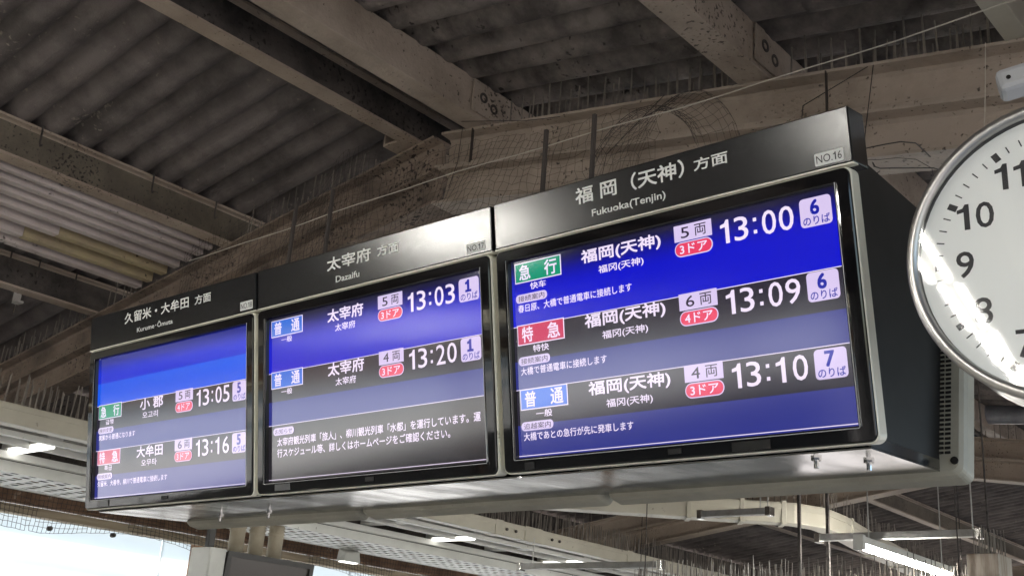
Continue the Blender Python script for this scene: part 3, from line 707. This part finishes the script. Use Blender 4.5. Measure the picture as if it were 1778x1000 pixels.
# rear displays: only their ivory backs show
YR = .468
rn = ('back of the rear display on the left, ivory rim under the board', 'back of the middle rear display, ivory strip under the steel casing', 'back of the rear display on the right with vent slots beside the clock')
for i in range(3):
    t = thing('rear_display', rn[i], 'display back', (i * PITCHB + .897, YR, 2.30), (R(10), 0, R(180)), 'displays facing away')
    lo = []
    for inset, y, r in ((.0, 0, .02), (.0, .038, .02), (.004, .052, .02), (.012, .060, .02), (.055, .066, .012), (.075, .072, .01)):
        lo.append(rrect(OX0 + inset, OX1 - inset, OZ0 + inset, OZ1 - inset, r, y))
    MB().ring(lo).build('back_shell', SHELL, t, smooth=False)
    MB().add(rrect(OX0 + .07, OX1 - .07, OZ0 + .07, OZ1 - .07, .01, .0715), [tuple(range(24))]).build('back_plate', BLACKSIDE, t)
    MB().add(rrect(OX0 + .003, OX1 - .003, OZ0 + .003, OZ1 - .003, .018, .0), [tuple(range(24))]).build('front_glass', PIANO, t)
    for x in (.04, .30, .58, .84):
        mb = MB(); lo = []
        for r_, y in ((.011, .060), (.011, .0665), (.0065, .0665), (.006, .061)):
            lo.append([(x + r_ * math.cos(2 * math.pi * k / 14), y, -.012 + r_ * math.sin(2 * math.pi * k / 14)) for k in range(14)])
        mb.ring(lo).build('screw_boss', SHELL, t, smooth=False)
        MB().tube([(x, .0605, -.012), (x, .0625, -.012)], .0062, 12).build('screw', DARK, t)
    for x0 in (.20, .66):
        MB().box(x0, x0 + .10, .0615, .0655, -.022, -.006).build('label_boss', SHELL, t, bevel=.002)
    if i == 2:     # vent slots along the right-hand edge (local x runs the other way)
        vent = MB()
        for k in range(44):
            z = .012 + k * .0112
            for j, (xa, xb) in enumerate(((.001, .0135), (.0155, .0275), (-.014, -.002))):
                vent.box(xa, xb, .0655 - .0006 * j, .0684 - .0006 * j, z + (.0 if j != 1 else .003), z + .0052 + (.0 if j != 1 else .003))
        vent.build('vent_slots', DARK, t, kind='stuff')
        for x, z in ((-.022, -.004), (-.020, .262)):
            MB().tube([(x, .0605, z), (x, .0655, z)], .0085, 14).build('corner_screw', DARK, t)

# steel casing between the two rows
cs = thing('sign_casing', 'brushed steel casing with black sides between front and rear displays', 'sign casing')
def tb(y, z): return (y * math.cos(R(10)) - z * math.sin(R(10)), 2.30 + y * math.sin(R(10)) + z * math.cos(R(10)))
fy, fz = tb(.045, .60); ry = YR - fy + .0
f0y, f0z = tb(.045, .0); r0y = YR - f0y - .008
ZB = 2.285
ZF = 2.262
MB().add([(-.02, f0y, ZF), (2.845, f0y, ZF), (2.845, r0y, ZB), (-.02, r0y, ZB), (-.02, f0y, ZF + .004), (2.845, f0y, ZF + .004), (2.845, r0y, ZB + .004), (-.02, r0y, ZB + .004)],
         [(0, 3, 2, 1), (4, 5, 6, 7), (0, 1, 5, 4), (1, 2, 6, 5), (2, 3, 7, 6), (3, 0, 4, 7)]).build('bottom_panel', STEEL, cs)
for x in (-.02, 2.841):
    for (za, zb, ya, yb), nm, mt_ in (((ZF + .005, ZB + .005, None, None), 'bottom_flange', STEEL), ((ZF + .027, ZB + .027, fz, fz), 'side_panel', BLACKSIDE)):
        a = [(f0y, za), (r0y, zb), (r0y, zb + .0215), (f0y, za + .0215)] if ya is None else [(f0y, za), (r0y, zb), (ry, fz), (fy, fz)]
        MB().add([(x, y, z) for y, z in a] + [(x + .004, y, z) for y, z in a], [(3, 2, 1, 0), (4, 5, 6, 7), (0, 1, 5, 4), (1, 2, 6, 5), (2, 3, 7, 6), (3, 0, 4, 7)]).build(nm, mt_, cs)
MB().add([(-.02, fy, fz), (2.845, fy, fz), (2.845, ry, fz), (-.02, ry, fz)], [(0, 1, 2, 3)]).build('top_panel', BLACKSIDE, cs)
for x, y in ((2.70, .10), (2.78, .18), (.35, .30), (.62, .30)):
    zp = ZF - (ZF - ZB) * (y - f0y) / (r0y - f0y)
    MB().tube([(x, y, zp + .002), (x, y, zp - .006)], .011, 6).tube([(x, y, zp - .006), (x, y, zp - .022)], .0055, 8).build('bolt', CHROME, cs)
for x in (.60, .80, 1.775, 1.955):
    MB().box(x - .006, x + .006, .239, .251, fz, 3.36 if x > 1 else 3.40).build('hanger_post', WIRE, cs, bevel=.002)

# ------------------------------------------------------------------ clock
YAW, TILT = R(6), R(3)
N = Vector((math.sin(YAW), -math.cos(YAW), 0)); HX = Vector((math.cos(YAW), math.sin(YAW), 0)); Zv = Vector((0, 0, 1))
U = Zv * math.cos(TILT) + N * math.sin(TILT); NF = N * math.cos(TILT) - Zv * math.sin(TILT)
CS_ = 1.10
ck = thing('platform_clock', 'round white station clock in a grey metal rim at the right edge', 'clock')
cm = Matrix.Identity(4); cpos = Vector((3.277, -.072, 2.566))
for r_ in range(3): cm[r_][0] = HX[r_] * CS_; cm[r_][1] = -NF[r_] * CS_; cm[r_][2] = U[r_] * CS_; cm[r_][3] = cpos[r_]
ck.matrix_world = cm
def circ(r_, y, n=72): return [(r_ * math.cos(2 * math.pi * k / n), y, r_ * math.sin(2 * math.pi * k / n)) for k in range(n)]
MB().ring([circ(.252, .13), circ(.258, .02), circ(.260, -.004), circ(.258, -.010), circ(.247, -.012), circ(.242, -.008), circ(.2405, .004)]).build('rim', CLOCKRIM, ck, smooth=True)
MB().ring([circ(.2404, .0), circ(.2404, .016)]).build('gasket', INK, ck)
MB().ring([circ(.240, .012), circ(.226, .019), circ(.220, .020)]).build('dial_flange', DIAL, ck, smooth=True)
MB().add(circ(.2205, .0203), [tuple(range(72))]).build('dial', DIAL, ck)
MB().ring([circ(.252, .131), circ(.255, .150), circ(.250, .158), circ(.242, .158)]).build('rear_rim', CLOCKRIM, ck, smooth=True)
MB().add(circ(.243, .150), [tuple(range(72))]).build('rear_dial', DIAL, ck)
gl = MB(); lo = []
for k in range(9): a = k / 8; lo.append(circ(.2408 * (1 - a) + .004 * a, -.004 - .0001 * a))
gl.ring(lo); gl.add(circ(.004, -.0041), [tuple(range(72))]); gl.build('glass_cover', GLASS, ck, smooth=True)
for hnum in range(1, 13):
    a = R(90 - 30 * hnum); cx, cz = .1690 * math.cos(a), .1690 * math.sin(a); hh = .0235
    text(str(hnum), cx - .04, cx + .04, cz - hh, cz + hh, .0197, INK, ck, .009, 'numeral', keep=True)
for mnum in range(60):
    a = R(6 * mnum); c_, s_ = math.cos(a), math.sin(a)
    r0, r1, hw = (.203, .219, .0055) if mnum % 5 == 0 else (.205, .218, .0011)
    MB().add([(c_ * r0 - s_ * hw, .0198, s_ * r0 + c_ * hw), (c_ * r1 - s_ * hw, .0198, s_ * r1 + c_ * hw), (c_ * r1 + s_ * hw, .0198, s_ * r1 - c_ * hw), (c_ * r0 + s_ * hw, .0198, s_ * r0 - c_ * hw)],
             [(0, 1, 2, 3)]).build('minute_mark', INK, ck)
for nm, mins, ln, hw, y in (('hour_hand', 64.8, .12, .008, .014), ('minute_hand', 58, .185, .006, .010)):
    a = R(90 - 6 * mins); c_, s_ = math.cos(a), math.sin(a)
    P = [(-.03, -hw), (ln, -hw * .6), (ln, hw * .6), (-.03, hw)]
    MB().add([(c_ * u - s_ * v, y + d, s_ * u + c_ * v) for d in (0, .002) for u, v in P], [(0, 1, 2, 3), (7, 6, 5, 4), (0, 1, 5, 4), (1, 2, 6, 5), (2, 3, 7, 6), (3, 0, 4, 7)]).build(nm, INK, ck)
MB().tube([(.0, .07, .255), (.0, .07, 1.35)], .017, 12).build('hanger_pipe', CREAM, ck)
# white fixture end above the clock
fx = thing('white_light_housing', 'white rounded light housing end at the top right corner', 'light housing', (2.975, .60, 3.297), (0, R(-11), R(14)))
MB().box(0, 1.2, -.04, .04, -.030, .032).build('housing', pmat('gloss_white', (.66, .68, .70), .25), fx, bevel=.014)
MB().tube([(.028, -.041, .0), (.028, -.038, .0)], .006, 10).build('screw', DARK, fx)
MB().tube([(.30, 0, .03), (.30, 0, .6)], .008, 8).build('hanger_rod', STEEL_DULL, fx)

# ------------------------------------------------------------------ cords, cables and netting at the girder
c = thing('cord', 'pale thin cord stretched in front of the girder above the boards', 'cord')
MB().tube([(x, .8, 3.668 + .012 * math.sin(x * 2.1) + .003 * math.sin(9 * x)) for x in [i * .15 - .95 for i in range(32)]], .0021, 5).build('cord_line', CORD, c)
for i, (pts, lab) in enumerate((
        ([(2.42, 1.10, 3.79), (2.36, .75, 3.50), (2.36, .7, 3.2)], 'thin wire from the girder to the right end of the boards'),
        ([(2.44, 1.10, 3.79), (2.43, 1.02, 3.45), (2.46, .9, 3.1)], 'second thin wire beside the right end of the boards'),
        ([(2.80, 1.10, 3.75), (2.80, 1.06, 3.55), (2.79, 1.05, 3.40)], 'thin wire hanging over the girder above the clock'),
        ([(1.62, 1.10, 3.93), (1.42, 1.02, 3.70), (1.40, 1.0, 3.50)], 'dark wire slanting down behind the right-hand header'),
        ([(.60, 1.05, 4.09), (1.0, 1.03, 3.97), (1.18, 1.02, 3.93)], 'dark wire under the broad ridge purlin'),
        ([(.55, 1.11, 4.10), (.55, 1.10, 3.93), (.53, 1.08, 3.80)], 'dark wire hanging at the bend of the girder'))):
    s_ = thing('hanging_wire', lab, 'wire', group='wires at the girder'); MB().tube(pts, .0017, 5).build('wire_line', WIRE if i != 2 else CORD, s_)
gn = thing('girder_net', 'torn chicken-wire net draped over the girder behind the middle board', 'net')
mb = MB()
net(mb, lambda u, v: (-.55 + 2.15 * u, 1.10 - .10 * v - .05 * math.sin(u * 9 + v * 3), top(-.55 + 2.15 * u) - .08 - .62 * v + .03 * math.sin(u * 14)), 58, 17, .0008, .3)
net(mb, lambda u, v: (1.42 + .46 * u - .06 * math.sin(v * 5), .95 + .18 * v, 3.62 + .30 * max(0, math.sin(math.pi * min(max(u, 0), 1))) ** .6 * (.55 + .45 * v) + .02 * math.sin(v * 9)), 22, 14, .0008, .2)
net(mb, lambda u, v: (-1.4 + 1.5 * u, 1.05 - .04 * math.sin(u * 8), top(-1.4 + 1.5 * u) + .05 - .45 * v + .04 * math.sin(u * 17)), 46, 14, .0008, .35)
mb.build('net_cords', WIRE, gn, kind='stuff')
tg = thing('wire_tangle', 'tangle of black cables in the dark gap between board and clock', 'cables')
mb = MB()
for k in range(8):
    p = Vector((2.80 + random.uniform(-.05, .10), .22 + random.uniform(-.08, .25), 2.86 + random.uniform(0, .12))); pts = [p.copy()]
    d = Vector((random.uniform(-1, 1), random.uniform(-.3, .3), random.uniform(-1, .6))).normalized()
    for q in range(9):
        d = (d + Vector((random.uniform(-.5, .5), random.uniform(-.3, .3), random.uniform(-.5, .4)))).normalized(); p = p + d * .04; p.z = min(p.z, 2.97); p.x = min(p.x, 2.92); pts.append(p.copy())
    mb.tube(pts, random.choice((.0008, .0011, .0016)), 5)
mb.build('cable_strands', WIRE, tg, kind='stuff')
# weathered twigs of an old nest lodged on the girder
